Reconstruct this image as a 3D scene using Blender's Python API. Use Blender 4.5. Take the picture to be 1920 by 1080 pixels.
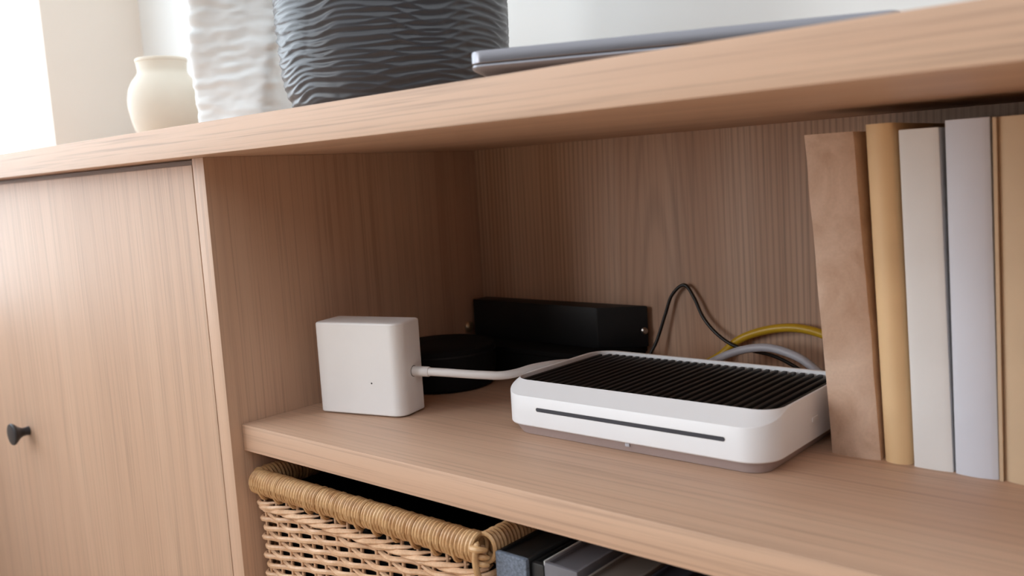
import bpy, bmesh, math, random
from mathutils import Vector, Matrix, noise

# ------------------------------------------------------------------ reset
for o in list(bpy.data.objects):
    bpy.data.objects.remove(o, do_unlink=True)
scene = bpy.context.scene
COL = scene.collection
PI = math.pi

# ------------------------------------------------------------------ camera
cam_d = bpy.data.cameras.new('camera')
cam = bpy.data.objects.new('camera', cam_d)
COL.objects.link(cam)
cam.location = (0.9594, -0.5688, 0.2767)
cam.rotation_euler = (1.4489, 0.0595, 0.7122)
cam_d.sensor_width = 36.0
cam_d.lens = 1704.14 / 1920 * 36
cam_d.clip_start = 0.02
cam_d.dof.use_dof = True
cam_d.dof.focus_distance = 1.0
cam_d.dof.aperture_fstop = 5.0
scene.camera = cam

# ------------------------------------------------------------------ world, daylight, exposure
world = bpy.data.worlds.new('sky')
scene.world = world
world.use_nodes = True
bg = world.node_tree.nodes['Background']
bg.inputs['Color'].default_value = (0.92, 0.965, 1.0, 1)
bg.inputs['Strength'].default_value = 1.6

def area(name, loc, target, sx, sy, power, color):
    l = bpy.data.lights.new(name, 'AREA')
    l.shape = 'RECTANGLE'; l.size = sx; l.size_y = sy
    l.energy = power; l.color = color
    o = bpy.data.objects.new(name, l); COL.objects.link(o)
    o.location = loc
    d = Vector(target) - Vector(loc)
    o.rotation_euler = d.to_track_quat('-Z', 'Y').to_euler()
    return o
# daylight entering through the window of the left wall
area('window_daylight', (-1.335, -0.75, 0.905), (0.2, -0.75, 0.905), 2.18, 1.68, 46, (0.80, 0.91, 1.0))
# added fill light for the fronts, behind an unseen made-up opening beside the camera
area('added_front_fill', (-1.335, -2.85, 1.05), (0.2, -2.85, 1.05), 1.55, 2.0, 68, (0.94, 0.97, 1.0))

scene.view_settings.view_transform = 'Standard'
scene.view_settings.look = 'None'
scene.view_settings.gamma = 1.0
scene.view_settings.use_curve_mapping = False
scene.view_settings.exposure = -0.06

# ------------------------------------------------------------------ helpers
def srgb(r, g, b):
    f = lambda c: (c / 255 / 12.92) if c / 255 <= 0.04045 else ((c / 255 + 0.055) / 1.055) ** 2.4
    return (f(r), f(g), f(b), 1)

def new_mat(name):
    m = bpy.data.materials.new(name); m.use_nodes = True
    nt = m.node_tree
    return m, nt, nt.nodes['Principled BSDF']

def N(nt, kind, **kw):
    n = nt.nodes.new(kind)
    for k, v in kw.items():
        setattr(n, k, v)
    return n

def ramp(nt, fac, stops):
    r = N(nt, 'ShaderNodeValToRGB')
    el = r.color_ramp.elements
    el[0].position, el[0].color = stops[0]
    el[1].position, el[1].color = stops[-1]
    for p, c in stops[1:-1]:
        e = el.new(p); e.color = c
    nt.links.new(fac, r.inputs['Fac'])
    return r.outputs['Color']

def mixc(nt, mode, fac, a, b):
    m = N(nt, 'ShaderNodeMix', data_type='RGBA', blend_type=mode)
    for sock, v in ((m.inputs['Factor'], fac), (m.inputs['A'], a), (m.inputs['B'], b)):
        pass
    fi, ai, bi = m.inputs[0], m.inputs[6], m.inputs[7]
    for s, v in ((fi, fac), (ai, a), (bi, b)):
        if hasattr(v, 'is_linked'):
            nt.links.new(v, s)
        else:
            s.default_value = v
    return m.outputs[2]

def g(v): return (v, v, v, 1)

def coords(nt, scale=(1, 1, 1), loc=(0, 0, 0), rot=(0, 0, 0)):
    tc = N(nt, 'ShaderNodeTexCoord'); mp = N(nt, 'ShaderNodeMapping')
    mp.inputs['Scale'].default_value = scale
    mp.inputs['Location'].default_value = loc
    mp.inputs['Rotation'].default_value = rot
    nt.links.new(tc.outputs['Object'], mp.inputs['Vector'])
    return mp.outputs['Vector']

def noise_tex(nt, vec, scale, detail=3, rough=0.55, dist=0.0):
    n = N(nt, 'ShaderNodeTexNoise')
    n.inputs['Scale'].default_value = scale
    n.inputs['Detail'].default_value = detail
    n.inputs['Roughness'].default_value = rough
    n.inputs['Distortion'].default_value = dist
    nt.links.new(vec, n.inputs['Vector'])
    return n.outputs['Fac']

def bump(nt, bsdf, height, strength, dist):
    b = N(nt, 'ShaderNodeBump')
    b.inputs['Strength'].default_value = strength
    b.inputs['Distance'].default_value = dist
    nt.links.new(height, b.inputs['Height'])
    nt.links.new(b.outputs['Normal'], bsdf.inputs['Normal'])

def wood(name, axis, light, dark, ring=None, ring_scale=40, stripes=0.35, pores=0.25, rough=0.48, zs=0.09):
    """oak veneer; grain runs along axis; ring = centre of the growth rings in object space"""
    m, nt, b = new_mat(name)
    st = {'X': (0.035, 1, 1), 'Y': (1, 0.035, 1), 'Z': (1, 1, 0.035)}[axis]
    st2 = {'X': (0.012, 1, 1), 'Y': (1, 0.012, 1), 'Z': (1, 1, 0.012)}[axis]
    v = coords(nt, st); v2 = coords(nt, st2)
    big = noise_tex(nt, v, 14, 3, 0.5, 0.4)
    fib = noise_tex(nt, v2, 330, 3, 0.6)
    fib2 = noise_tex(nt, v2, 90, 3, 0.6)
    w = N(nt, 'ShaderNodeTexWave', wave_type='RINGS', rings_direction='SPHERICAL', wave_profile='SIN')
    w.inputs['Scale'].default_value = ring_scale
    w.inputs['Distortion'].default_value = 3.0
    w.inputs['Detail'].default_value = 2.0
    w.inputs['Detail Scale'].default_value = 0.35
    rs = {'X': (zs, 1, 1), 'Y': (1, zs, 1), 'Z': (1, 1, zs)}[axis]
    c = ring or (0.3, -0.05, 0.9)
    loc = tuple(-c[i] * rs[i] for i in range(3))
    nt.links.new(coords(nt, rs, loc), w.inputs['Vector'])
    tone = ramp(nt, big, [(0.30, dark), (0.68, light)])
    r1 = ramp(nt, w.outputs['Fac'], [(0.0, g(1 - stripes)), (0.45, g(1 - 0.15 * stripes)), (1.0, g(1.0))])
    patch = ramp(nt, noise_tex(nt, coords(nt, st, (3.1, 1.7, 0.4)), 5.5, 2), [(0.42, g(0.12)), (0.60, g(1.0))])
    col = mixc(nt, 'MULTIPLY', patch, tone, r1)
    col = mixc(nt, 'MULTIPLY', 0.36, col, ramp(nt, fib2, [(0.3, g(0.90)), (0.62, g(1.03))]))
    col = mixc(nt, 'MULTIPLY', 0.8, col, ramp(nt, fib, [(0.32, g(1 - pores)), (0.5, g(1.0))]))
    nt.links.new(col, b.inputs['Base Color'])
    b.inputs['Roughness'].default_value = rough
    b.inputs['Specular IOR Level'].default_value = 0.5
    bump(nt, b, fib, 0.12, 0.0008)
    return m

def plain(name, col, rough=0.5, metal=0.0, spec=0.5, vary=0.06, scale=30, bump_s=0.0, bump_scale=200, bump_d=0.001, stretch=(1, 1, 1)):
    m, nt, b = new_mat(name)
    v = coords(nt, stretch)
    n = noise_tex(nt, v, scale, 3)
    c = mixc(nt, 'MULTIPLY', 1.0, col, ramp(nt, n, [(0.3, g(1 - vary)), (0.7, g(1 + vary * 0.3))]))
    nt.links.new(c, b.inputs['Base Color'])
    b.inputs['Roughness'].default_value = rough
    b.inputs['Metallic'].default_value = metal
    b.inputs['Specular IOR Level'].default_value = spec
    if bump_s:
        bump(nt, b, noise_tex(nt, coords(nt, stretch), bump_scale, 4), bump_s, bump_d)
    return m

def finish(bm, sharp=35):
    bmesh.ops.recalc_face_normals(bm, faces=bm.faces)
    lim = math.radians(sharp)
    for f in bm.faces:
        f.smooth = True
    for e in bm.edges:
        if len(e.link_faces) == 2:
            e.smooth = e.calc_face_angle(0.0) < lim
        else:
            e.smooth = False

def link(name, bm, mat, root=None, loc=None, sharp=35):
    """bm in world coordinates; loc = the object's own origin (defaults to the root's)"""
    finish(bm, sharp)
    o = Vector(loc) if loc is not None else (root_world(root) if root else Vector((0, 0, 0)))
    bmesh.ops.translate(bm, verts=bm.verts, vec=-o)
    me = bpy.data.meshes.new(name)
    bm.to_mesh(me); bm.free()
    if mat: me.materials.append(mat)
    ob = bpy.data.objects.new(name, me)
    COL.objects.link(ob)
    ob.location = o - (root_world(root) if root else Vector((0, 0, 0)))
    ob.parent = root
    return ob

def root_world(r):
    p = Vector((0, 0, 0))
    while r is not None:
        p += r.location
        r = r.parent
    return p

def tag(o, label, cat, group=None):
    o['label'] = label; o['category'] = cat
    if group: o['group'] = group
    return o

def thing(name, loc, label, cat, group=None):
    o = bpy.data.objects.new(name, None)
    o.empty_display_size = 0.02
    COL.objects.link(o); o.location = loc
    return tag(o, label, cat, group)

def copy_part(ob, name, root, dloc):
    c = ob.copy(); COL.objects.link(c)
    c.parent = root; c.location = Vector(ob.location) + Vector(dloc)
    return c

def box(bm, x0, x1, y0, y1, z0, z1, bev=0.0, seg=2):
    vs = [bm.verts.new(p) for p in ((x0, y0, z0), (x1, y0, z0), (x1, y1, z0), (x0, y1, z0),
                                    (x0, y0, z1), (x1, y0, z1), (x1, y1, z1), (x0, y1, z1))]
    fs = [bm.faces.new([vs[i] for i in q]) for q in
          ((3, 2, 1, 0), (4, 5, 6, 7), (0, 1, 5, 4), (1, 2, 6, 5), (2, 3, 7, 6), (3, 0, 4, 7))]
    if bev:
        es = list({e for f in fs for e in f.edges})
        bmesh.ops.bevel(bm, geom=es, offset=bev, segments=seg, profile=0.6, affect='EDGES')
    return bm

def mkbox(*a, **k):
    return box(bmesh.new(), *a, **k)

def rrect(x0, x1, y0, y1, r, n=8, straight=6):
    """closed rounded rectangle, counter-clockwise, with extra points on the straights"""
    pts = []
    cs = [((x1 - r, y0 + r), -PI / 2), ((x1 - r, y1 - r), 0), ((x0 + r, y1 - r), PI / 2), ((x0 + r, y0 + r), PI)]
    for k, (c, a0) in enumerate(cs):
        for i in range(n + 1):
            a = a0 + PI / 2 * i / n
            pts.append((c[0] + r * math.cos(a), c[1] + r * math.sin(a)))
        nx = cs[(k + 1) % 4]
        e = (nx[0][0] + r * math.cos(nx[1]), nx[0][1] + r * math.sin(nx[1]))
        s = pts[-1]
        for i in range(1, straight):
            t = i / straight
            pts.append((s[0] + (e[0] - s[0]) * t, s[1] + (e[1] - s[1]) * t))
    return pts

def loft(bm, rings, cap0=True, cap1=True, closed=True):
    R = [[bm.verts.new(p) for p in ring] for ring in rings]
    n = len(R[0])
    for a, b in zip(R, R[1:]):
        for i in range(n if closed else n - 1):
            j = (i + 1) % n
            bm.faces.new((a[i], a[j], b[j], b[i]))
    if cap0: bm.faces.new(list(reversed(R[0])))
    if cap1: bm.faces.new(R[-1])
    return R

def lathe(bm, prof, c, n=64, cap0=True, cap1=False, wob=None):
    rings = []
    for (r, z) in prof:
        ring = []
        for i in range(n):
            a = 2 * PI * i / n
            rr = r + (wob(a, z, r) if wob else 0)
            ring.append((c[0] + rr * math.cos(a), c[1] + rr * math.sin(a), c[2] + z))
        rings.append(ring)
    loft(bm, rings, cap0, cap1)
    return bm

def lathe_axis(bm, prof, c, axis, n=32):
    """prof = (radius, distance along axis)"""
    axis = Vector(axis).normalized()
    u = axis.orthogonal().normalized(); v = axis.cross(u)
    rings = []
    for r, d in prof:
        rings.append([tuple(Vector(c) + axis * d + (u * math.cos(2 * PI * i / n) + v * math.sin(2 * PI * i / n)) * r) for i in range(n)])
    loft(bm, rings)
    return bm

def catmull(pts, sub=8):
    P = [Vector(p) for p in pts]
    P = [P[0] * 2 - P[1]] + P + [P[-1] * 2 - P[-2]]
    out = []
    for i in range(1, len(P) - 2):
        p0, p1, p2, p3 = P[i - 1:i + 3]
        for k in range(sub):
            t = k / sub
            out.append(0.5 * ((2 * p1) + (p2 - p0) * t + (2 * p0 - 5 * p1 + 4 * p2 - p3) * t * t + (3 * p1 - p0 - 3 * p2 + p3) * t ** 3))
    out.append(P[-2])
    return out

def tube(bm, pts, r, n=10, closed=False, cap=True):
    P = [Vector(p) for p in pts]
    m = len(P)
    rings = []
    up = None
    for i in range(m):
        if closed:
            d = P[(i + 1) % m] - P[i - 1]
        else:
            d = P[min(i + 1, m - 1)] - P[max(i - 1, 0)]
        d.normalize()
        if up is None:
            up = d.orthogonal().normalized()
        else:
            up = (up - d * up.dot(d)).normalized()
        w = d.cross(up)
        rr = r[i] if isinstance(r, (list, tuple)) else r
        rings.append([tuple(P[i] + (up * math.cos(2 * PI * k / n) + w * math.sin(2 * PI * k / n)) * rr) for k in range(n)])
    if closed:
        rings.append(rings[0])
        R = [[bm.verts.new(p) for p in ring] for ring in rings[:-1]]
        # align the seam
        a = R[-1]; b = R[0]
        best = min(range(n), key=lambda s: sum((a[k].co - b[(k + s) % n].co).length for k in range(n)))
        for x, y in zip(R, R[1:]):
            for k in range(n):
                bm.faces.new((x[k], x[(k + 1) % n], y[(k + 1) % n], y[k]))
        for k in range(n):
            bm.faces.new((a[k], a[(k + 1) % n], b[(k + 1 + best) % n], b[(k + best) % n]))
    else:
        loft(bm, rings, cap, cap)
    return bm

# ------------------------------------------------------------------ materials
LIGHT = srgb(208, 173, 147); DARK = srgb(195, 157, 131)
M = {}
M['wood_x'] = wood('oak_horizontal', 'X', LIGHT, DARK, ring=(0.2, 0.1, 0.95), ring_scale=26, stripes=0.10)
M['wood_top'] = wood('oak_worktop', 'X', LIGHT, DARK, ring=(0.1, 0.4, 0.60), ring_scale=22, stripes=0.045, pores=0.34)
M['wood_shelf'] = wood('oak_shelf', 'X', LIGHT, DARK, ring=(0.6, 0.6, 0.40), ring_scale=24, stripes=0.08, pores=0.26)
M['wood_z'] = wood('oak_vertical', 'Z', LIGHT, DARK, ring=(-0.3, 0.25, 0.9), ring_scale=26, stripes=0.08)
M['wood_door'] = wood('oak_door', 'Z', LIGHT, srgb(201, 165, 139), ring=(-0.3, 0.25, 0.9), ring_scale=26, stripes=0.07)
M['wood_back'] = wood('oak_back', 'Z', LIGHT, srgb(190, 149, 120), ring=(0.318, 0.237, -0.23), ring_scale=44, stripes=0.24, zs=0.05)
M['wall'] = plain('wall_paint', srgb(246, 248, 247), 0.9, vary=0.015, scale=4)
M['wall_l'] = plain('wall_paint_warm', srgb(243, 233, 222), 0.9, vary=0.02, scale=4)
M['wall_room'] = plain('wall_paint_greige', srgb(118, 114, 112), 0.9, vary=0.02, scale=4)
M['floor'] = wood('floor_oak', 'X', srgb(204, 176, 148), srgb(182, 152, 124), ring_scale=20, stripes=0.15)
M['white_paint'] = plain('white_paint', srgb(238, 238, 236), 0.5, vary=0.02)
M['white_plastic'] = plain('white_plastic', srgb(243, 242, 242), 0.38, vary=0.015, bump_s=0.03, bump_scale=900, bump_d=0.0003)
M['white_gloss'] = plain('white_router_plastic', srgb(244, 244, 246), 0.33, vary=0.01)
M['grey_base'] = plain('taupe_plastic', srgb(168, 150, 146), 0.5, vary=0.03)
M['dark_slit'] = plain('dark_slit', srgb(58, 60, 68), 0.4, vary=0.05)
M['black_grille'] = plain('black_grille', srgb(22, 22, 23), 0.5, vary=0.1)
M['black_tray'] = plain('black_tray', srgb(6, 6, 7), 0.7, vary=0.1)
M['black_plastic'] = plain('black_plastic', srgb(22, 22, 24), 0.5, spec=0.35, vary=0.1, bump_s=0.05, bump_scale=600)
M['black_soft'] = plain('black_matte', srgb(13, 13, 14), 0.75, spec=0.2, vary=0.1)
M['black_metal'] = plain('black_knob', srgb(42, 42, 47), 0.35, spec=0.5, vary=0.05)
M['steel'] = plain('steel', srgb(190, 185, 178), 0.3, 1.0)
M['brass'] = plain('pale_brass', srgb(196, 178, 150), 0.35, 0.9)
M['white_cable'] = plain('white_cable', srgb(226, 222, 220), 0.4, vary=0.02)
M['grey_cable'] = plain('grey_cable', srgb(186, 186, 194), 0.4, vary=0.03)
M['yellow_cable'] = plain('yellow_cable', srgb(206, 165, 38), 0.38, vary=0.05)
M['black_cable'] = plain('black_cable', srgb(28, 24, 22), 0.4, vary=0.1)
M['hole'] = plain('dark_hole', srgb(40, 38, 38), 0.7)

# ------------------------------------------------------------------ the room
FLOOR = -0.68
def struct(o, label, cat):
    o['kind'] = 'structure'
    return tag(o, label, cat)

YB, XL = 0.58, -1.20
fl = link('floor', mkbox(-1.35, 3.3, -4.1, 0.7, FLOOR - 0.05, FLOOR), M['floor'])
struct(fl, 'pale oak floor below the sideboard', 'floor')
wb = link('wall_back', mkbox(XL - 0.12, 3.2, YB, YB + 0.12, FLOOR, 2.1), M['wall'])
struct(wb, 'pale grey white painted wall behind the sideboard', 'wall')
# left wall with a window opening
WY0, WY1, WZ0, WZ1 = -1.85, 0.345, 0.06, 1.75
bm = bmesh.new()
box(bm, XL - 0.12, XL, WY1, YB, FLOOR, 2.1)
box(bm, XL - 0.12, XL, -4.0, -3.63, FLOOR, 2.1)
box(bm, XL - 0.12, XL, -2.07, WY0, FLOOR, 2.1)
box(bm, XL - 0.12, XL, -3.63, -2.07, FLOOR, 0.04)  # unseen second opening, added for the front fill light
box(bm, XL - 0.12, XL, -3.63, -2.07, 2.06, 2.1)
box(bm, XL - 0.12, XL, WY0, WY1, FLOOR, WZ0)
box(bm, XL - 0.12, XL, WY0, WY1, WZ1, 2.1)
wl = link('wall_left', bm, M['wall_l'])
struct(wl, 'warm beige wall strip beside the bright window', 'wall')
win = thing('window_1', (XL - 0.06, (WY0 + WY1) / 2, WZ0), 'overexposed white window at the far left', 'window')
win['kind'] = 'structure'
for a in ((WY0, WY0 + 0.02, WZ0, WZ1), (WY0, WY1, WZ0, WZ0 + 0.02), (WY0, WY1, WZ1 - 0.02, WZ1),
          (-0.80, -0.75, WZ0, WZ1)):
    link('window_frame', mkbox(XL - 0.118, XL - 0.085, *a, bev=0.003), M['white_paint'], win)
link('window_sill', mkbox(XL - 0.085, XL + 0.02, WY0, WY1, WZ0 - 0.02, WZ0, bev=0.003), M['white_paint'], win)
gm, nt, gb = new_mat('window_glass')
gb.inputs['Transmission Weight'].default_value = 1.0
gb.inputs['Roughness'].default_value = 0.0
gb.inputs['IOR'].default_value = 1.02
for a in ((WY0 + 0.02, -0.80), (-0.75, WY1)):
    link('pane', mkbox(XL - 0.104, XL - 0.100, a[0], a[1], WZ0 + 0.02, WZ1 - 0.02), gm, win)
wf = link('wall_front', mkbox(XL - 0.12, 3.2, -4.12, -4.0, FLOOR, 2.1), M['wall_room'])
struct(wf, 'room wall facing the sideboard, behind the camera', 'wall')
wr_ = link('wall_right', mkbox(3.2, 3.32, -4.12, YB + 0.12, FLOOR, 2.1), M['wall_room'])
struct(wr_, 'room wall at the right end, outside the frame', 'wall')
bb = link('baseboard_back', mkbox(XL, 3.2, YB - 0.014, YB, FLOOR, FLOOR + 0.08, bev=0.003), M['white_paint'])
struct(bb, 'white baseboard along the back wall', 'baseboard')

# ------------------------------------------------------------------ the sideboard
H = 0.32; TT = 0.0345; TS = 0.0326; SY = 0.0161; DEP = 0.457; OV = 0.035
XR, XE = 0.98, -1.10          # inner right end, left end
sb = thing('sideboard', (0, 0.22, FLOOR), 'light oak sideboard with a hinged door and an open shelf niche', 'sideboard')
BOT = -0.42
link('top_board', mkbox(XE - 0.02, XR + 0.05, -OV, DEP + 0.03, H, H + TT, bev=0.0012), M['wood_top'], sb)
link('divider_panel', mkbox(-0.0245, 0, 0, DEP, BOT, H, bev=0.0008), M['wood_z'], sb)
link('shelf', mkbox(0.0005, XR, SY, DEP, -TS, 0, bev=0.0012), M['wood_shelf'], sb)
link('back_panel', mkbox(XE, XR, DEP, DEP + 0.012, BOT, H), M['wood_back'], sb)
link('bottom_board', mkbox(XE, XR + 0.03, 0, DEP, BOT - 0.03, BOT, bev=0.001), M['wood_x'], sb)
link('end_panel', mkbox(XR, XR + 0.03, 0, DEP + 0.012, BOT, H, bev=0.001), M['wood_z'], sb)
link('end_panel', mkbox(XE, XE + 0.025, 0, DEP + 0.012, BOT, H, bev=0.001), M['wood_z'], sb)
DT = 0.3125
link('front_rail', mkbox(XE + 0.026, -0.0250, 0.022, 0.042, 0.285, H - 0.0002, bev=0.0008), M['wood_x'], sb)
for (x0, x1, kx, sgn) in ((-0.895, -0.0253, -0.6135, 1),):
    d = link('door', mkbox(x0, x1, -0.0005, 0.0195, BOT + 0.003, DT, bev=0.001), M['wood_door'], sb)
    bm = bmesh.new()
    prof = [(0.0075, 0.0), (0.0075, 0.002), (0.0068, 0.006), (0.0072, 0.011), (0.0105, 0.017), (0.0150, 0.0215),
            (0.0175, 0.0245), (0.0180, 0.0265), (0.0172, 0.0282), (0.0150, 0.0290)]
    lathe_axis(bm, prof, (kx, 0.0, -0.0905), (0, -1, 0), 40)
    kn = link('knob', bm, M['black_metal'], d)
    kn['label'] = 'round black knob'
link('stile', mkbox(XE + 0.0255, -0.897, 0.0, 0.02, BOT, H - 0.001, bev=0.0008), M['wood_z'], sb)
for x in (XE + 0.06, XR - 0.04):
    for y in (0.05, DEP - 0.05):
        bm = bmesh.new()
        lathe(bm, [(0.014, 0), (0.022, -FLOOR * 0 + 0.23)], (x, y, FLOOR), 24, True, True)
        link('leg', bm, M['wood_z'], sb)
bm = bmesh.new()
lathe_axis(bm, [(0.0045, 0), (0.0075, 0.001), (0.0085, 0.004), (0.006, 0.007), (0.003, 0.008)], (0, 0.4185, 0.053), (1, 0, 0), 20)
link('shelf_pin', bm, M['brass'], sb)['label'] = 'pale brass pin'

# ------------------------------------------------------------------ router
RX0, RX1, RY0, RY1 = 0.302, 0.6155, 0.150, 0.341
ZB, ZC, ZT = 0.0105, 0.0438, 0.0568
router = thing('router', ((RX0 + RX1) / 2, (RY0 + RY1) / 2, 0.0), 'flat white router with black slatted top on the shelf', 'router')
def ztop(y):
    t = min(1, max(0, (y - RY0) / 0.046))
    return ZC + (ZT - ZC) * (t * t * (3 - 2 * t) * 0.35 + t * 0.65)
def ring(x0, x1, y0, y1, r, zf):
    return [(x, y, zf(y) if callable(zf) else zf) for x, y in rrect(x0, x1, y0, y1, r, 10, 12)]
R0 = 0.030
bm = bmesh.new()
OX0, OX1, OY0, OY1 = RX0 + 0.0045, RX1 - 0.0030, RY0 + 0.0185, RY1 - 0.0042
loft(bm, [
    ring(RX0 + 0.003, RX1 - 0.003, RY0 + 0.003, RY1 - 0.003, R0 - 0.003, ZB),
    ring(RX0 + 0.0008, RX1 - 0.0008, RY0 + 0.0008, RY1 - 0.0008, R0 - 0.0008, ZB + 0.0006),
    ring(RX0, RX1, RY0, RY1, R0, ZB + 0.0018),
    ring(RX0, RX1, RY0, RY1, R0, lambda y: ztop(y) - 0.0012),
    ring(RX0 + 0.0004, RX1 - 0.0004, RY0 + 0.0005, RY1 - 0.0004, R0 - 0.0004, lambda y: ztop(y) - 0.0003),
    ring(RX0 + 0.0012, RX1 - 0.0010, RY0 + 0.0018, RY1 - 0.0012, R0 - 0.0012, lambda y: ztop(y) + 0.0001),
    ring(OX0 - 0.0008, OX1 + 0.0007, OY0 - 0.0008, OY1 + 0.0008, 0.0228, ZT),
    ring(OX0, OX1, OY0, OY1, 0.0220, ZT - 0.0005),
    ring(OX0 + 0.0004, OX1 - 0.0004, OY0 + 0.0004, OY1 - 0.0004, 0.0216, ZT - 0.0095),
], True, True)
link('body', bm, M['white_gloss'], router, sharp=28)
bm = bmesh.new()
loft(bm, [
    ring(RX0 + 0.016, RX1 - 0.010, RY0 + 0.0085, RY1 - 0.01, 0.020, 0.0),
    ring(RX0 + 0.014, RX1 - 0.0085, RY0 + 0.007, RY1 - 0.01, 0.020, 0.0006),
    ring(RX0 + 0.0035, RX1 - 0.0035, RY0 + 0.0035, RY1 - 0.0035, R0 - 0.0035, ZB + 0.0002),
])
link('base', bm, M['grey_base'], router)['label'] = 'taupe tapered base'
bm = bmesh.new()
loft(bm, [ring(OX0 + 0.0006, OX1 - 0.0006, OY0 + 0.0006, OY1 - 0.0006, 0.0214, ZT - 0.0094),
          ring(OX0 + 0.0006, OX1 - 0.0006, OY0 + 0.0006, OY1 - 0.0006, 0.0214, ZT - 0.0080)])
tray = link('grille_tray', bm, M['black_tray'], router)
# black slats from front to back
NS = 31
def slat_span(x):
    r = 0.0210
    a, b = OX0 + 0.001, OX1 - 0.001
    dx = max(0, a + r - x, x - (b - r))
    ins = r - math.sqrt(max(0, r * r - dx * dx))
    return OY0 + 0.0012 + ins, OY1 - 0.0012 - ins
slat_mesh = None
for i in range(NS):
    x = OX0 + 0.006 + (OX1 - OX0 - 0.012) * i / (NS - 1)
    y0, y1 = slat_span(x)
    if slat_mesh is None or i in (0, 1, 2, NS - 1, NS - 2, NS - 3):
        bm = mkbox(x - 0.0023, x + 0.0023, y0, y1, ZT - 0.0081, ZT - 0.0030, bev=0.0011)
        s = link('slat', bm, M['black_grille'], tray, loc=(x, (y0 + y1) / 2, ZT - 0.0081))
        if i == 3: slat_mesh = s
        if i >= 3 and slat_mesh is None: slat_mesh = s
    else:
        c = slat_mesh.copy(); COL.objects.link(c); c.parent = tray
        c.location = slat_mesh.location + Vector((x - (OX0 + 0.006 + (OX1 - OX0 - 0.012) * 3 / (NS - 1)), 0, 0))
# front status slit
def capsule(x0, x1, zc, r, y0, y1):
    bm = bmesh.new(); pts = []
    for i in range(13):
        a = PI / 2 + PI * i / 12
        pts.append((x0 + r + r * math.cos(a), zc + r * math.sin(a)))
    for i in range(13):
        a = -PI / 2 + PI * i / 12
        pts.append((x1 - r + r * math.cos(a), zc + r * math.sin(a)))
    loft(bm, [[(x, y1, z) for x, z in pts], [(x, y0, z) for x, z in pts]])
    return bm
link('slit_surround', capsule(0.3515, 0.5745, 0.0306, 0.0027, RY0 - 0.0001, RY0 + 0.002), M['white_plastic'], router)
link('status_slit', capsule(0.3530, 0.5735, 0.0306, 0.0021, RY0 - 0.00025, RY0 + 0.002), M['dark_slit'], router)['label'] = 'dark grey light slit'
link('side_button', mkbox(RX1 - 0.001, RX1 + 0.0008, 0.243, 0.256, 0.029, 0.0335, bev=0.0006), M['white_plastic'], router)
link('notch_glint_tab', mkbox(0.4625, 0.4675, RY0 + 0.0030, RY0 + 0.006, 0.0065, 0.0102, bev=0.0004), M['grey_cable'], router)  # pale grey tab drawn as the glint on the small base notch

# ------------------------------------------------------------------ small white cube device
bx, by, yaw, bw, bd, bh = 0.0455, 0.1010, 0.2435, 0.1225, 0.0495, 0.1143
cube = thing('white_device_box', (bx, by, 0), 'small white box with a cable plugged into its side', 'box')
MB = Matrix.Translation((bx, by, 0)) @ Matrix.Rotation(yaw, 4, 'Z')
def cring(ins, z, r):
    return [tuple(MB @ Vector((x, y, z))) for x, y in rrect(ins, bw - ins, ins, bd - ins, r, 8, 3)]
bm = bmesh.new()
# corner radius differs: a wide soft corner at the front right, tighter elsewhere
def cring2(ins, z, tp=0.0):
    w0, w1, d0, d1 = ins, bw - ins - tp, ins, bd - ins
    rr = [max(0.001, 0.0145 - ins), 0.005, 0.005, 0.005]   # front-right, back-right, back-left, front-left
    pts = []
    cs = [((w1 - rr[0], d0 + rr[0]), -PI / 2, rr[0]), ((w1 - rr[1], d1 - rr[1]), 0, rr[1]),
          ((w0 + rr[2], d1 - rr[2]), PI / 2, rr[2]), ((w0 + rr[3], d0 + rr[3]), PI, rr[3])]
    for c, a0, r in cs:
        r = max(0.0005, r - ins * 0.5)
        for i in range(11):
            a = a0 + PI / 2 * i / 10
            pts.append(tuple(MB @ Vector((c[0] + r * math.cos(a), c[1] + r * math.sin(a), z))))
    return pts
loft(bm, [cring2(0.0020, 0.0015), cring2(0.0006, 0.0018), cring2(0.0, 0.003), cring2(0.0, bh - 0.0025),
          cring2(0.0005, bh - 0.001), cring2(0.0016, bh - 0.0002), cring2(0.003, bh)])
link('shell', bm, M['white_plastic'], cube, sharp=25)
bm = bmesh.new(); loft(bm, [cring2(0.005, 0.0), cring2(0.005, 0.0016)])
link('foot', bm, M['black_soft'], cube)
bm = bmesh.new()
lathe_axis(bm, [(0.0011, 0.002), (0.0011, -0.00015)], MB @ Vector((0.080, -0.0, 0.041)), (MB.to_3x3() @ Vector((0, 1, 0))), 12)
link('pinhole', bm, M['hole'], cube)
port = MB @ Vector((bw, 0.0285, 0.0520))
sx = MB.to_3x3() @ Vector((1, 0, 0))
bm = bmesh.new()
lathe_axis(bm, [(0.0068, -0.003), (0.0068, 0.0002)], port, sx, 24)
link('cable_port', bm, M['hole'], cube)

# white cable from the box to the router
cab = thing('white_cable', tuple(port), 'thick white cable linking the small white box to the router', 'cable')
pts = [port + sx * 0.012, port + sx * 0.024] + [(0.1995, 0.17, 0.0516), (0.2214, 0.179, 0.0503), (0.2419, 0.189, 0.049), (0.2595, 0.202, 0.0475), (0.2688, 0.22, 0.0479), (0.2752, 0.242, 0.0498)] + [(0.2845, 0.275, 0.0490), (0.2895, 0.310, 0.044), (0.298, 0.345, 0.036), (0.322, 0.360, 0.030), (0.342, 0.357, 0.027), (0.348, 0.3425, 0.026)]
link('cord', tube(bmesh.new(), catmull(pts, 8), 0.0050, 14), M['white_cable'], cab)
bm = bmesh.new()
lathe_axis(bm, [(0.0050, -0.001), (0.0061, 0.0), (0.0061, 0.021), (0.0055, 0.0225), (0.0045, 0.0228)], port, sx, 24)
link('plug_sleeve', bm, M['white_cable'], cab)

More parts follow.
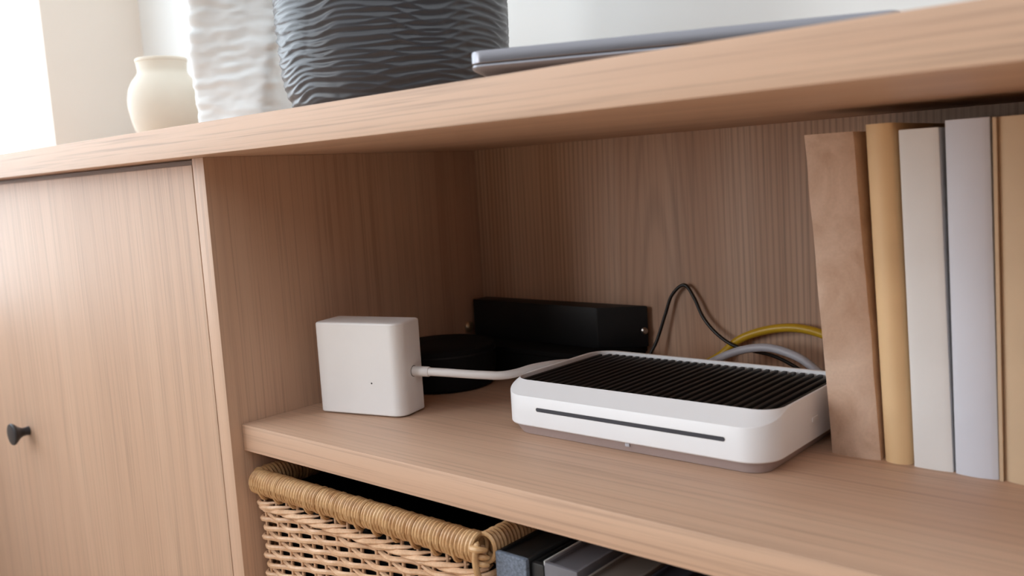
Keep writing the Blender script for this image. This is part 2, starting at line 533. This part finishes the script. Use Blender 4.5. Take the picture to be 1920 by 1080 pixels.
# ------------------------------------------------------------------ black devices in the corner
def prism(poly, z0, z1, bev):
    bm = bmesh.new()
    loft(bm, [[(x, y, z0) for x, y in poly], [(x, y, z1) for x, y in poly]])
    if bev:
        bmesh.ops.bevel(bm, geom=list(bm.edges), offset=bev, segments=2, profile=0.6, affect='EDGES')
    return bm
ub = thing('black_long_box', (0.15, 0.43, 0.040), 'upper long black box with an angled end against the back panel', 'box')
link('casing', prism([(0.009, 0.424), (0.2480, 0.412), (0.3045, 0.450), (0.009, 0.455)], 0.040, 0.0955, 0.0016), M['black_plastic'], ub)
bm = bmesh.new()
lathe_axis(bm, [(0.002, -0.001), (0.0045, 0.0), (0.0045, 0.002), (0.0025, 0.0035)], (0.3005, 0.4465, 0.062), (0.57, -0.82, 0), 16)
link('screw', bm, M['steel'], ub)['label'] = 'shiny steel screw'
lb = thing('black_base_box', (0.15, 0.42, 0), 'lower flat black box beneath the long black box', 'box')
link('casing', prism([(0.012, 0.368), (0.296, 0.368), (0.296, 0.455), (0.012, 0.455)], 0.0, 0.0395, 0.002), M['black_soft'], lb)
link('lid', prism([(0.010, 0.3655), (0.298, 0.3655), (0.298, 0.4555), (0.010, 0.4555)], 0.033, 0.0400, 0.001), M['black_soft'], lb)
rd = thing('black_round_device', (0.0745, 0.290, 0), 'squat round black device in the dark niche corner', 'device')
bm = bmesh.new()
lathe(bm, [(0.058, 0), (0.066, 0.001), (0.0695, 0.005), (0.0715, 0.03), (0.0715, 0.051), (0.0700, 0.0550), (0.066, 0.0568), (0.03, 0.0570), (0.001, 0.0570)], (0.0745, 0.290, 0), 72, True, True)
link('housing', bm, M['black_soft'], rd)
bm = bmesh.new()
lathe(bm, [(0.0722, 0.0), (0.0722, 0.0022), (0.0705, 0.0022)], (0.0745, 0.290, 0.047), 72, False, False)
link('trim_ring', bm, M['black_plastic'], rd)

# ------------------------------------------------------------------ cables behind the router
def cable(name, pts, r, mat, label, sub=10):
    o = link(name, tube(bmesh.new(), catmull(pts, sub), r, 12), mat, None, loc=pts[0])
    return tag(o, label, 'cable')
cable('black_cable', [(0.315, 0.425, 0.006), (0.3105, 0.432, 0.022), (0.322, 0.441, 0.0500), (0.3335, 0.446, 0.0850), (0.3440, 0.448, 0.1120),
      (0.3620, 0.449, 0.1255), (0.3760, 0.448, 0.1100), (0.3890, 0.446, 0.0860), (0.4080, 0.442, 0.0680), (0.4330, 0.436, 0.0555), (0.4600, 0.432, 0.0510),
      (0.4900, 0.436, 0.0450), (0.520, 0.440, 0.030), (0.545, 0.440, 0.012), (0.575, 0.43, 0.0035)],
      0.0022, M['black_cable'], 'thin black wire looping up the back panel behind the router')
cable('yellow_cable', [(0.372, 0.3425, 0.020), (0.382, 0.395, 0.020), (0.4100, 0.4400, 0.0360), (0.4420, 0.4440, 0.0620), (0.4850, 0.4440, 0.0770), (0.5250, 0.4440, 0.0790),
      (0.5650, 0.4430, 0.0670), (0.595, 0.440, 0.044), (0.610, 0.42, 0.018), (0.600, 0.39, 0.0065)], 0.0052, M['yellow_cable'],
      'thick yellow network cable arching behind the router')
cable('grey_cable', [(0.400, 0.3425, 0.020), (0.405, 0.372, 0.025), (0.4250, 0.4060, 0.0400), (0.4550, 0.4160, 0.0535), (0.4900, 0.4180, 0.0590), (0.5250, 0.4160, 0.0520),
      (0.5500, 0.4130, 0.0380), (0.5720, 0.41, 0.020), (0.59, 0.405, 0.0060), (0.605, 0.37, 0.0060)], 0.0050, M['grey_cable'],
      'light grey cable arching below the yellow cable')

# ------------------------------------------------------------------ books at the right of the shelf
def kraft():
    m, nt, b = new_mat('kraft_paper')
    n = noise_tex(nt, coords(nt), 18, 4, 0.6, 0.8); f = noise_tex(nt, coords(nt), 420, 3)
    c = ramp(nt, n, [(0.30, srgb(192, 157, 132)), (0.52, srgb(212, 181, 158)), (0.72, srgb(222, 193, 170))])
    c = mixc(nt, 'MULTIPLY', 0.5, c, ramp(nt, f, [(0.3, g(0.88)), (0.7, g(1.04))]))
    nt.links.new(c, b.inputs['Base Color']); b.inputs['Roughness'].default_value = 0.8
    bump(nt, b, noise_tex(nt, coords(nt, (1, 1, 0.6)), 34, 3, 0.5, 0.6), 0.35, 0.004)
    return m
M['kraft'] = kraft()
M['tan'] = plain('tan_cover', srgb(236, 200, 152), 0.6, vary=0.08, scale=14)
M['ivory'] = plain('ivory_cover', srgb(232, 230, 228), 0.6, vary=0.03, scale=20)
M['bluewhite'] = plain('blue_white_cover', srgb(214, 216, 226), 0.55, vary=0.03, scale=16)
M['beige'] = plain('beige_cloth', srgb(206, 178, 146), 0.75, vary=0.05, scale=20, bump_s=0.1, bump_scale=1200)
M['pages'] = plain('paper_pages', srgb(236, 228, 210), 0.85, vary=0.10, scale=700, stretch=(1, 0.02, 0.02))

def book(name, x0, x1, y0, y1, h, lean, rnd, mat, label, board=0.0016, crumple=0.0, group='books standing on the shelf'):
    """spine at y0 facing the front; lean = shift of the top towards -x; rnd = roundness of the spine"""
    root = thing(name, ((x0 + x1) / 2, (y0 + y1) / 2, 0), label, 'book', group)
    w = x1 - x0
    def sh(x, y, z):
        k = z / h
        return (x - lean * k, y, z)
    # cover: a U-shaped shell (spine + two boards)
    outer, inner = [], []
    nseg = 12
    outer.append((x1, y1)); outer.append((x1, y0 + rnd + 0.0005))
    for i in range(1, nseg):
        t = i / nseg
        xx = x1 - w * t
        outer.append((xx, y0 + rnd * (1 - math.sin(PI * t) ** 0.8) + 0.0))
    outer.append((x0, y0 + rnd + 0.0005)); outer.append((x0, y1))
    inner.append((x1 - board, y1)); inner.append((x1 - board, y0 + rnd + 0.0005 + board))
    for i in range(1, nseg):
        t = i / nseg
        xx = x1 - board - (w - 2 * board) * t
        inner.append((xx, y0 + rnd * (1 - math.sin(PI * t) ** 0.8) + board))
    inner.append((x0 + board, y0 + rnd + 0.0005 + board)); inner.append((x0 + board, y1))
    loop = outer + list(reversed(inner))
    levels = 26 if crumple else 8
    bm = bmesh.new()
    rings = []
    for k in range(levels + 1):
        z = h * k / levels
        r = []
        for j, (x, y) in enumerate(loop):
            p = Vector(sh(x, y, z))
            if crumple and y < y0 + rnd + 0.01 and 0 < k < levels:
                nv = noise.noise_vector(Vector((x * 45, y * 20, z * 28)))
                p += Vector((nv.x * crumple * 0.35, nv.y * crumple, 0))
            r.append(tuple(p))
        rings.append(r)
    n = len(loop)
    R = [[bm.verts.new(p) for p in r] for r in rings]
    for a, b in zip(R, R[1:]):
        for i in range(n):
            j = (i + 1) % n
            bm.faces.new((a[i], a[j], b[j], b[i]))
    m = len(outer)
    for Rk, flip in ((R[0], True), (R[-1], False)):
        for i in range(m - 1):
            q = [Rk[i], Rk[i + 1], Rk[n - 2 - i], Rk[n - 1 - i]]
            bm.faces.new(q if flip else q[::-1])
    cv = link('cover', bm, mat, root, sharp=40)
    # page block
    bm = bmesh.new()
    pz0, pz1 = 0.003, h - 0.004
    poly = [(x0 + board, y0 + rnd + board + 0.003), (x1 - board, y0 + rnd + board + 0.003), (x1 - board, y1 - 0.004), (x0 + board, y1 - 0.004)]
    loft(bm, [[sh(x, y, z) for x, y in poly] for z in (pz0, pz1)])
    link('pages', bm, M['pages'], root)
    return root, cv
book('paper_wrapped_book', 0.6315, 0.6765, 0.247, 0.440, 0.2985, 0.0215, 0.0030, M['kraft'], 'book wrapped in crumpled brown kraft paper, leaning right of the router', 0.0012, 0.0016)
book('tan_book', 0.6800, 0.7035, 0.2465, 0.440, 0.3035, 0.0145, 0.0055, M['tan'], 'narrow tan book beside the brown paper wrapped book', 0.0014)
book('ivory_book', 0.7065, 0.7385, 0.2465, 0.435, 0.2965, 0.0115, 0.0012, M['ivory'], 'flat spined ivory book right of the narrow tan book', 0.0016)
book('blue_white_book', 0.7410, 0.7745, 0.2440, 0.440, 0.3015, 0.0085, 0.0030, M['bluewhite'], 'pale blue white book between the ivory book and beige book', 0.0018)
rb, cv = book('beige_book', 0.7790, 0.8250, 0.2425, 0.440, 0.3010, 0.0070, 0.0060, M['beige'], 'beige hardcover book at the right edge, cut off by frame', 0.0030)
# raised hinge board edge of the beige book
bm = bmesh.new()
for z0, z1 in ((0.0, 0.301),):
    rings = []
    for z in (0.0, 0.301):
        s = -0.0070 * z / 0.301
        rings.append([(0.7758 + s, 0.2445, z), (0.7786 + s, 0.2445, z), (0.7786 + s, 0.44, z), (0.7758 + s, 0.44, z)])
    loft(bm, rings)
link('cover_board', bm, M['beige'], rb)

# ------------------------------------------------------------------ things on the worktop
ZTOP = H + TT
# pot
M['pot'] = plain('cream_ceramic', srgb(226, 216, 200), 0.6, vary=0.05, scale=12, bump_s=0.08, bump_scale=120)
pot = thing('ceramic_pot', (-0.5225, 0.25, ZTOP), 'small round cream ceramic pot at the far left of the worktop', 'vase')
prof = [(0.036, 0.0), (0.040, 0.002), (0.050, 0.025), (0.0585, 0.050), (0.0635, 0.078), (0.0635, 0.092), (0.0600, 0.110), (0.0530, 0.124), (0.0455, 0.133),
        (0.0425, 0.138), (0.0420, 0.143), (0.0432, 0.155), (0.0440, 0.1605), (0.0430, 0.1625), (0.0405, 0.1620), (0.0385, 0.150), (0.0385, 0.138), (0.050, 0.120), (0.056, 0.09), (0.045, 0.03), (0.001, 0.015)]
link('body', lathe(bmesh.new(), [(p[0] * 0.955, p[1] * 0.965) for p in prof], (-0.5225, 0.25, ZTOP), 64, True, True), M['pot'], pot)
bm = bmesh.new()
lathe(bm, [(0.0413, 0.1506), (0.0425, 0.1520), (0.0427, 0.1556), (0.0411, 0.1572), (0.0388, 0.1565)], (-0.5225, 0.25, ZTOP), 64, False, False)
link('rim', bm, M['pot'], pot)

# twisted square white vase
M['vase_white'] = plain('white_bisque', srgb(243, 247, 248), 0.5, vary=0.02)
vc = Vector((-0.268, 0.2435, ZTOP))
bm = bmesh.new()
rings = []
VH = 0.42; NV = 130; NP = 160
for k in range(NV + 1):
    z = VH * k / NV
    t = min(1.0, z / 0.225)
    a = 0.0545 + 0.0175 * t + 0.004 * max(0, (z - 0.225) / 0.2)
    if z < 0.01: a -= 0.004 * (1 - z / 0.01) ** 2
    ang = math.radians(-67 + 33 * (z / 0.225)) if z < 0.3 else math.radians(-67 + 33 * 0.3 / 0.225 + 40 * (z - 0.3))
    r = []
    for i in range(NP):
        th = 2 * PI * (i + 0.5) / NP
        c, s = math.cos(th), math.sin(th)
        pw = 0.13
        x = math.copysign(abs(c) ** pw, c); y = math.copysign(abs(s) ** pw, s)
        rr = max(abs(x), abs(y))
        # nearly square section with soft edges
        q = (abs(c) ** 9 + abs(s) ** 9) ** (-1 / 9)
        px, py = a * q * c, a * q * s
        d = 0.0030 * noise.noise(Vector((px * 26 + 2, py * 26, z * 95 + 6 * px))) + 0.0012 * noise.noise(Vector((px * 60, py * 60 + 9, z * 190)))
        d *= max(0.0, min(1.0, 1.4 * c))          # rippled on one face, smooth on the others
        f = 1 + d / a
        px, py = px * f, py * f
        r.append((vc.x + px * math.cos(ang) - py * math.sin(ang), vc.y + px * math.sin(ang) + py * math.cos(ang), vc.z + z))
    rings.append(r)
inn = []
for k in range(NV, 8, -12):
    inn.append([(vc.x + (p[0] - vc.x) * 0.9, vc.y + (p[1] - vc.y) * 0.9, p[2] - (0.0 if k < NV else -0.0)) for p in rings[k]])
loft(bm, rings + inn)
wv = link('white_vase', bm, M['vase_white'], None, loc=vc, sharp=70)
tag(wv, 'tall white twisted square vase with a rippled surface', 'vase')

# dark rippled vase
M['vase_dark'] = plain('charcoal_glaze', srgb(62, 63, 68), 0.34, spec=0.5, vary=0.06, scale=20)
dc = Vector((0.1205, 0.20, ZTOP))
def ripple(a, z, r):
    if z > 0.5: return 0
    ca, sa = math.cos(a), math.sin(a)
    n1 = noise.noise(Vector((ca * 1.6, sa * 1.6, z * 14)))
    n2 = noise.noise(Vector((ca * 2.6 + 3, sa * 2.6, z * 11)))
    tri = lambda q: 1 - abs((q - math.floor(q)) * 2 - 1)
    p1 = z / 0.0108 + 1.2 * n1 + 0.3 * math.sin(3 * a + 9 * z)
    p2 = z / 0.0124 - 1.3 * n2 - 0.35 * math.sin(4 * a + 1.3 - 14 * z)
    h = max(tri(p1) ** 1.3, tri(p2) ** 1.3)
    return 0.0027 * (h - 0.6)
bm = bmesh.new()
prof = [(0.108, 0.0)]
VD = 0.36
for k in range(1, 260):
    z = VD * k / 259
    t = z / VD
    r = 0.112 + 0.0270 * (1 - math.exp(-z / 0.026)) - 0.002 * max(0, (z - 0.16) / 0.2)
    prof.append((r, z))
lathe(bm, prof, dc, 320, True, False, ripple)
lathe(bm, [(0.136, VD), (0.126, VD - 0.004), (0.124, VD - 0.1), (0.11, 0.03), (0.001, 0.02)], dc, 120, False, True)
dv = link('dark_vase', bm, M['vase_dark'], None, loc=dc, sharp=80)
tag(dv, 'large charcoal vase with carved horizontal ripples', 'vase')

# laptop
M['alu'] = plain('grey_aluminium', srgb(140, 139, 145), 0.32, 0.85, vary=0.02)
M['alu_dark'] = plain('grey_aluminium_underside', srgb(120, 118, 122), 0.5, 0.5, vary=0.02)
lx, ly, la = 0.4455, -0.0195, math.radians(25.8)
LW, LD = 0.327, 0.225
lap = thing('laptop', (lx, ly, ZTOP), 'closed grey laptop lying at an angle on the worktop', 'laptop')
ML = Matrix.Translation((lx, ly, ZTOP)) @ Matrix.Rotation(la, 4, 'Z')
def lring(ins, z, r=0.012):
    return [tuple(ML @ Vector((x, y, z))) for x, y in rrect(ins, LW - ins, ins, LD - ins, max(0.003, r - ins), 8, 2)]
bm = bmesh.new()
loft(bm, [lring(0.0165, 0.0022), lring(0.013, 0.0030), lring(0.0025, 0.0088), lring(0.0004, 0.0105), lring(0.0, 0.0118), lring(0.0006, 0.0133)])
link('base', bm, M['alu'], lap)
bm = bmesh.new()
loft(bm, [lring(0.002, 0.0133), lring(0.002, 0.0142)])
link('gap_seal', bm, M['black_soft'], lap)
bm = bmesh.new()
loft(bm, [lring(0.0006, 0.0142), lring(0.0, 0.0150), lring(0.0, 0.0228), lring(0.0008, 0.0242), lring(0.003, 0.0248)])
link('lid', bm, M['alu'], lap)
for (fx, fy) in ((0.03, 0.022), (LW - 0.03, 0.022), (0.03, LD - 0.022), (LW - 0.03, LD - 0.022), (0.115, 0.022)):
    bm = bmesh.new()
    lathe(bm, [(0.006, 0), (0.0065, 0.001), (0.006, 0.0035)], ML @ Vector((fx, fy, 0)), 20, True, True)
    link('rubber_foot', bm, M['black_soft'], lap)

# ------------------------------------------------------------------ wicker basket under the shelf
def cane(name, c1, c2):
    m, nt, b = new_mat(name)
    n = noise_tex(nt, coords(nt), 60, 3); n2 = noise_tex(nt, coords(nt), 420, 3)
    c = ramp(nt, n, [(0.3, c1), (0.7, c2)])
    c = mixc(nt, 'MULTIPLY', 0.6, c, ramp(nt, n2, [(0.3, g(0.78)), (0.65, g(1.05))]))
    nt.links.new(c, b.inputs['Base Color']); b.inputs['Roughness'].default_value = 0.42
    return m
M['cane'] = cane('wicker_cane', srgb(204, 160, 122), srgb(228, 190, 156))
M['cane_rim'] = cane('wicker_rim_cane', srgb(184, 138, 92), srgb(214, 174, 126))
BX0, BX1, BY0, BY1 = 0.012, 0.384, 0.024, 0.400     # weave lines
BZ0, BZ1 = BOT + 0.001, -0.088
RIMZ = -0.0705
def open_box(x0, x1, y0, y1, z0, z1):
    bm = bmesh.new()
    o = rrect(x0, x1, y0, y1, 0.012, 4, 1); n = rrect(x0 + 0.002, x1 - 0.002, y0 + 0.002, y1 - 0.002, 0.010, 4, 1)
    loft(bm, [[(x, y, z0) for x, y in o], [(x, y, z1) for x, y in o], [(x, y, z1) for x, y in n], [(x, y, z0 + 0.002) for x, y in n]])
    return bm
bk = thing('wicker_basket', ((BX0 + BX1) / 2, (BY0 + BY1) / 2, BOT), 'woven cane basket with a wrapped rim under the shelf', 'basket')
link('bottom_plate', mkbox(BX0 + 0.004, BX1 - 0.004, BY0 + 0.004, BY1 - 0.004, BOT + 0.0005, BOT + 0.008), M['cane'], bk)
# perimeter path with normals
def perim(step):
    r = 0.014
    pts = rrect(BX0, BX1, BY0, BY1, r, 6, 1)
    P = [Vector((x, y, 0)) for x, y in pts]
    out = []; L = [0]
    for a, b in zip(P, P[1:] + P[:1]):
        L.append(L[-1] + (b - a).length)
    tot = L[-1]; n = int(tot / step)
    k = 0
    for i in range(n):
        s = tot * i / n
        while L[k + 1] < s: k += 1
        a, b = P[k], P[(k + 1) % len(P)]
        t = (s - L[k]) / max(1e-9, (L[k + 1] - L[k]))
        d = (b - a).normalized()
        out.append((a + (b - a) * t, Vector((d.y, -d.x, 0)), s))
    return out, tot
NST = 66
PP, TOT = perim(0.0035)
SP = TOT / NST
# stakes
st_mesh = None
q = 0
for i in range(NST):
    s = SP * (i + 0.5)
    j = min(range(len(PP)), key=lambda k: abs(PP[k][2] - s))
    p = PP[j][0]
    if st_mesh is None:
        bm = tube(bmesh.new(), [(p.x, p.y, BZ0 + 0.006), (p.x, p.y, -0.2), (p.x, p.y, RIMZ)], 0.0022, 8)
        st_mesh = link('stake', bm, M['cane'], bk, loc=(p.x, p.y, BZ0)); sp0 = p.copy()
    else:
        c = st_mesh.copy(); COL.objects.link(c); c.parent = bk
        c.location = st_mesh.location + (p - sp0)
# weavers: each row a strand going over two stakes and under one, one stake further each row
rows = int((BZ1 - 0.012 - BZ0) / 0.0078)
for k in range(rows):
    z = BZ1 - 0.014 - k * 0.0078
    pts = []
    for p, nn, s in PP:
        u = s / SP
        ph = 2 * PI * (u - k) / 3.0
        off = 0.0036 * math.cos(ph) + 0.0010
        dz = 0.0016 * math.sin(ph)
        pts.append(p + nn * off + Vector((0, 0, z + dz)))
    link('weaver', tube(bmesh.new(), pts, 0.0031, 7, closed=True), M['cane'], bk)
# slanted top strands (wale) below the rim, front and sides
NB = 56
for i in range(NB):
    s0 = TOT * i / NB
    pts = []
    for t in range(13):
        u = t / 12
        s = (s0 + u * 0.074) % TOT
        j = min(len(PP) - 1, int(s / TOT * len(PP)))
        p, nn, _ = PP[j]
        off = -0.0010 + 0.0078 * math.sin(PI * u) ** 0.7
        pts.append(p + nn * off + Vector((0, 0, BZ1 - 0.0165 + 0.0125 * u)))
    link('braid_strand', tube(bmesh.new(), pts, [0.0010 + 0.0021 * math.sin(PI * t / 12) ** 0.5 for t in range(13)], 7), M['cane'], bk)
# rim: cane core wrapped with a close coil, one piece per side
RR = 0.0118
RO = 0.001
cor = [Vector((BX0 - RO, BY0 - RO, RIMZ)), Vector((BX1 + RO, BY0 - RO, RIMZ)), Vector((BX1 + RO, BY1 + RO, RIMZ)), Vector((BX0 - RO, BY1 + RO, RIMZ))]
random.seed(4)
for k in range(4):
    a, b = cor[k], cor[(k + 1) % 4]
    d = (b - a).normalized(); L = (b - a).length
    a2, b2 = a + d * 0.004, b - d * 0.006
    link('rim_core', tube(bmesh.new(), [a2 + d * (0.012 if k == 1 else 0), b2 - d * (0.010 if k == 0 else 0)], RR - 0.002, 16), M['cane_rim'], bk)
    bm = bmesh.new()
    nw = int(L / 0.0050)
    up = Vector((0, 0, 1)); w = d.cross(up)
    for i in range(nw + 1):
        c = a2 + (b2 - a2) * (i / nw) + d * random.uniform(-0.0005, 0.0005)
        sl = random.uniform(0.0006, 0.0016)
        rr = RR + random.uniform(-0.0005, 0.0004)
        long = 0.006 if i % 6 == 3 else 0.0
        pts = []
        for t in range(20):
            an = 2 * PI * t / 20
            z = math.sin(an)
            pts.append(c + w * (rr * math.cos(an)) + up * (rr * 1.12 * z - (long * max(0, -z) ** 2)) + d * (sl * math.sin(an + 0.5)))
        tube(bm, pts, 0.0024, 6, closed=True)
    wr = link('rim_wrapping', bm, M['cane_rim'], bk)
    wr['kind'] = 'stuff'
# corner posts and knots where the rims meet
link('shade_insert', open_box(BX0 + 0.0085, BX1 - 0.0085, BY0 + 0.0085, BY1 - 0.0085, BOT + 0.009, RIMZ - 0.014), M['black_soft'], bk)['label'] = 'black insert added to shade the basket interior'  # black insert added to darken the basket, in place of interior shade
for c in cor[1:2]:
    sx_ = 1
    cx, cy = c.x + 0.0005, c.y + 0.0005
    pts = [(cx, cy - 0.006, RIMZ - 0.034), (cx, cy - 0.0115, RIMZ - 0.018), (cx, cy - 0.0125, RIMZ - 0.004), (cx, cy - 0.0105, RIMZ + 0.004), (cx - 0.001, cy - 0.006, RIMZ + 0.009)]
    P = catmull(pts, 6)
    link('corner_post', tube(bmesh.new(), P, [0.0032 if i < len(P) - 3 else 0.0032 * (len(P) - i) / 4 for i in range(len(P))], 10), M['cane_rim'], bk)
    for dz, dy in ((0.0035, -0.0118), (-0.005, -0.0075), (-0.012, -0.0075)):
        pts = [(cx - 0.009, cy + dy * 0.4, RIMZ + dz - 0.001), (cx - 0.0045, cy + dy, RIMZ + dz), (cx + 0.0045, cy + dy, RIMZ + dz + 0.0005), (cx + 0.009, cy + dy * 0.4, RIMZ + dz - 0.001)]
        P = catmull(pts, 5); n = len(P) - 1
        link('corner_knot', tube(bmesh.new(), P, [0.0012 + 0.0022 * math.sin(PI * i / n) ** 0.5 for i in range(n + 1)], 8), M['cane_rim'], bk)

# ------------------------------------------------------------------ files beside the basket
M['file_blue'] = plain('slate_leatherette', srgb(112, 122, 138), 0.6, vary=0.5, scale=330, bump_s=0.6, bump_scale=320, bump_d=0.002)
M['file_black'] = plain('black_cover', srgb(34, 35, 36), 0.4, vary=0.1)
M['file_grey'] = plain('grey_cover', srgb(112, 110, 116), 0.45, vary=0.05)
M['file_taupe'] = plain('taupe_cover', srgb(112, 104, 98), 0.5, vary=0.06)
M['file_navy'] = plain('dark_blue_cover', srgb(58, 62, 76), 0.5, vary=0.08)
M['file_ink'] = plain('ink_cover', srgb(44, 44, 54), 0.5, vary=0.08)
M['edge_white'] = plain('white_edge', srgb(225, 225, 225), 0.4)
def folder(name, x0, x1, y0, z1, mat, spine, label, topmat=None):
    root = thing(name, ((x0 + x1) / 2, 0.16, BOT), label, 'binder', 'binders standing beside the basket')
    link('cover', mkbox(x0, x0 + 0.003, y0 + 0.004, y0 + 0.27, BOT, z1, bev=0.0006), mat, root)
    link('cover', mkbox(x1 - 0.003, x1, y0 + 0.004, y0 + 0.27, BOT, z1, bev=0.0006), mat, root)
    link('spine', mkbox(x0 - 0.0003, x1 + 0.0003, y0, y0 + 0.006, BOT, z1 + 0.0003, bev=0.0022), spine, root)
    link('contents', mkbox(x0 + 0.0031, x1 - 0.0031, y0 + 0.0062, y0 + 0.265, BOT + 0.004, z1 - 0.003), topmat or mat, root)
    return root
folder('slate_binder', 0.3990, 0.4365, 0.0240, -0.0700, M['file_black'], M['file_blue'], 'black binder with a slate blue textured spine beside the basket')
rt = folder('black_binder', 0.4375, 0.4520, 0.0300, -0.0735, M['file_black'], M['file_black'], 'thin black binder right of the slate blue spine')
rg = folder('grey_binder', 0.4530, 0.4900, 0.0300, -0.0705, M['file_grey'], M['file_grey'], 'mid grey binder with a bright white edge')
link('white_edge', mkbox(0.4524, 0.4534, 0.031, 0.29, -0.0735, -0.0690), M['edge_white'], rg)
folder('taupe_binder', 0.4995, 0.5400, 0.0280, -0.0720, M['file_taupe'], M['file_taupe'], 'taupe binder between the grey and dark blue binders')
folder('navy_binder', 0.5425, 0.5680, 0.0320, -0.0740, M['file_navy'], M['file_navy'], 'dark blue binder right of the taupe binder')
folder('ink_binder', 0.5700, 0.6050, 0.0300, -0.0720, M['file_ink'], M['file_ink'], 'nearly black binder at the right end of the row')
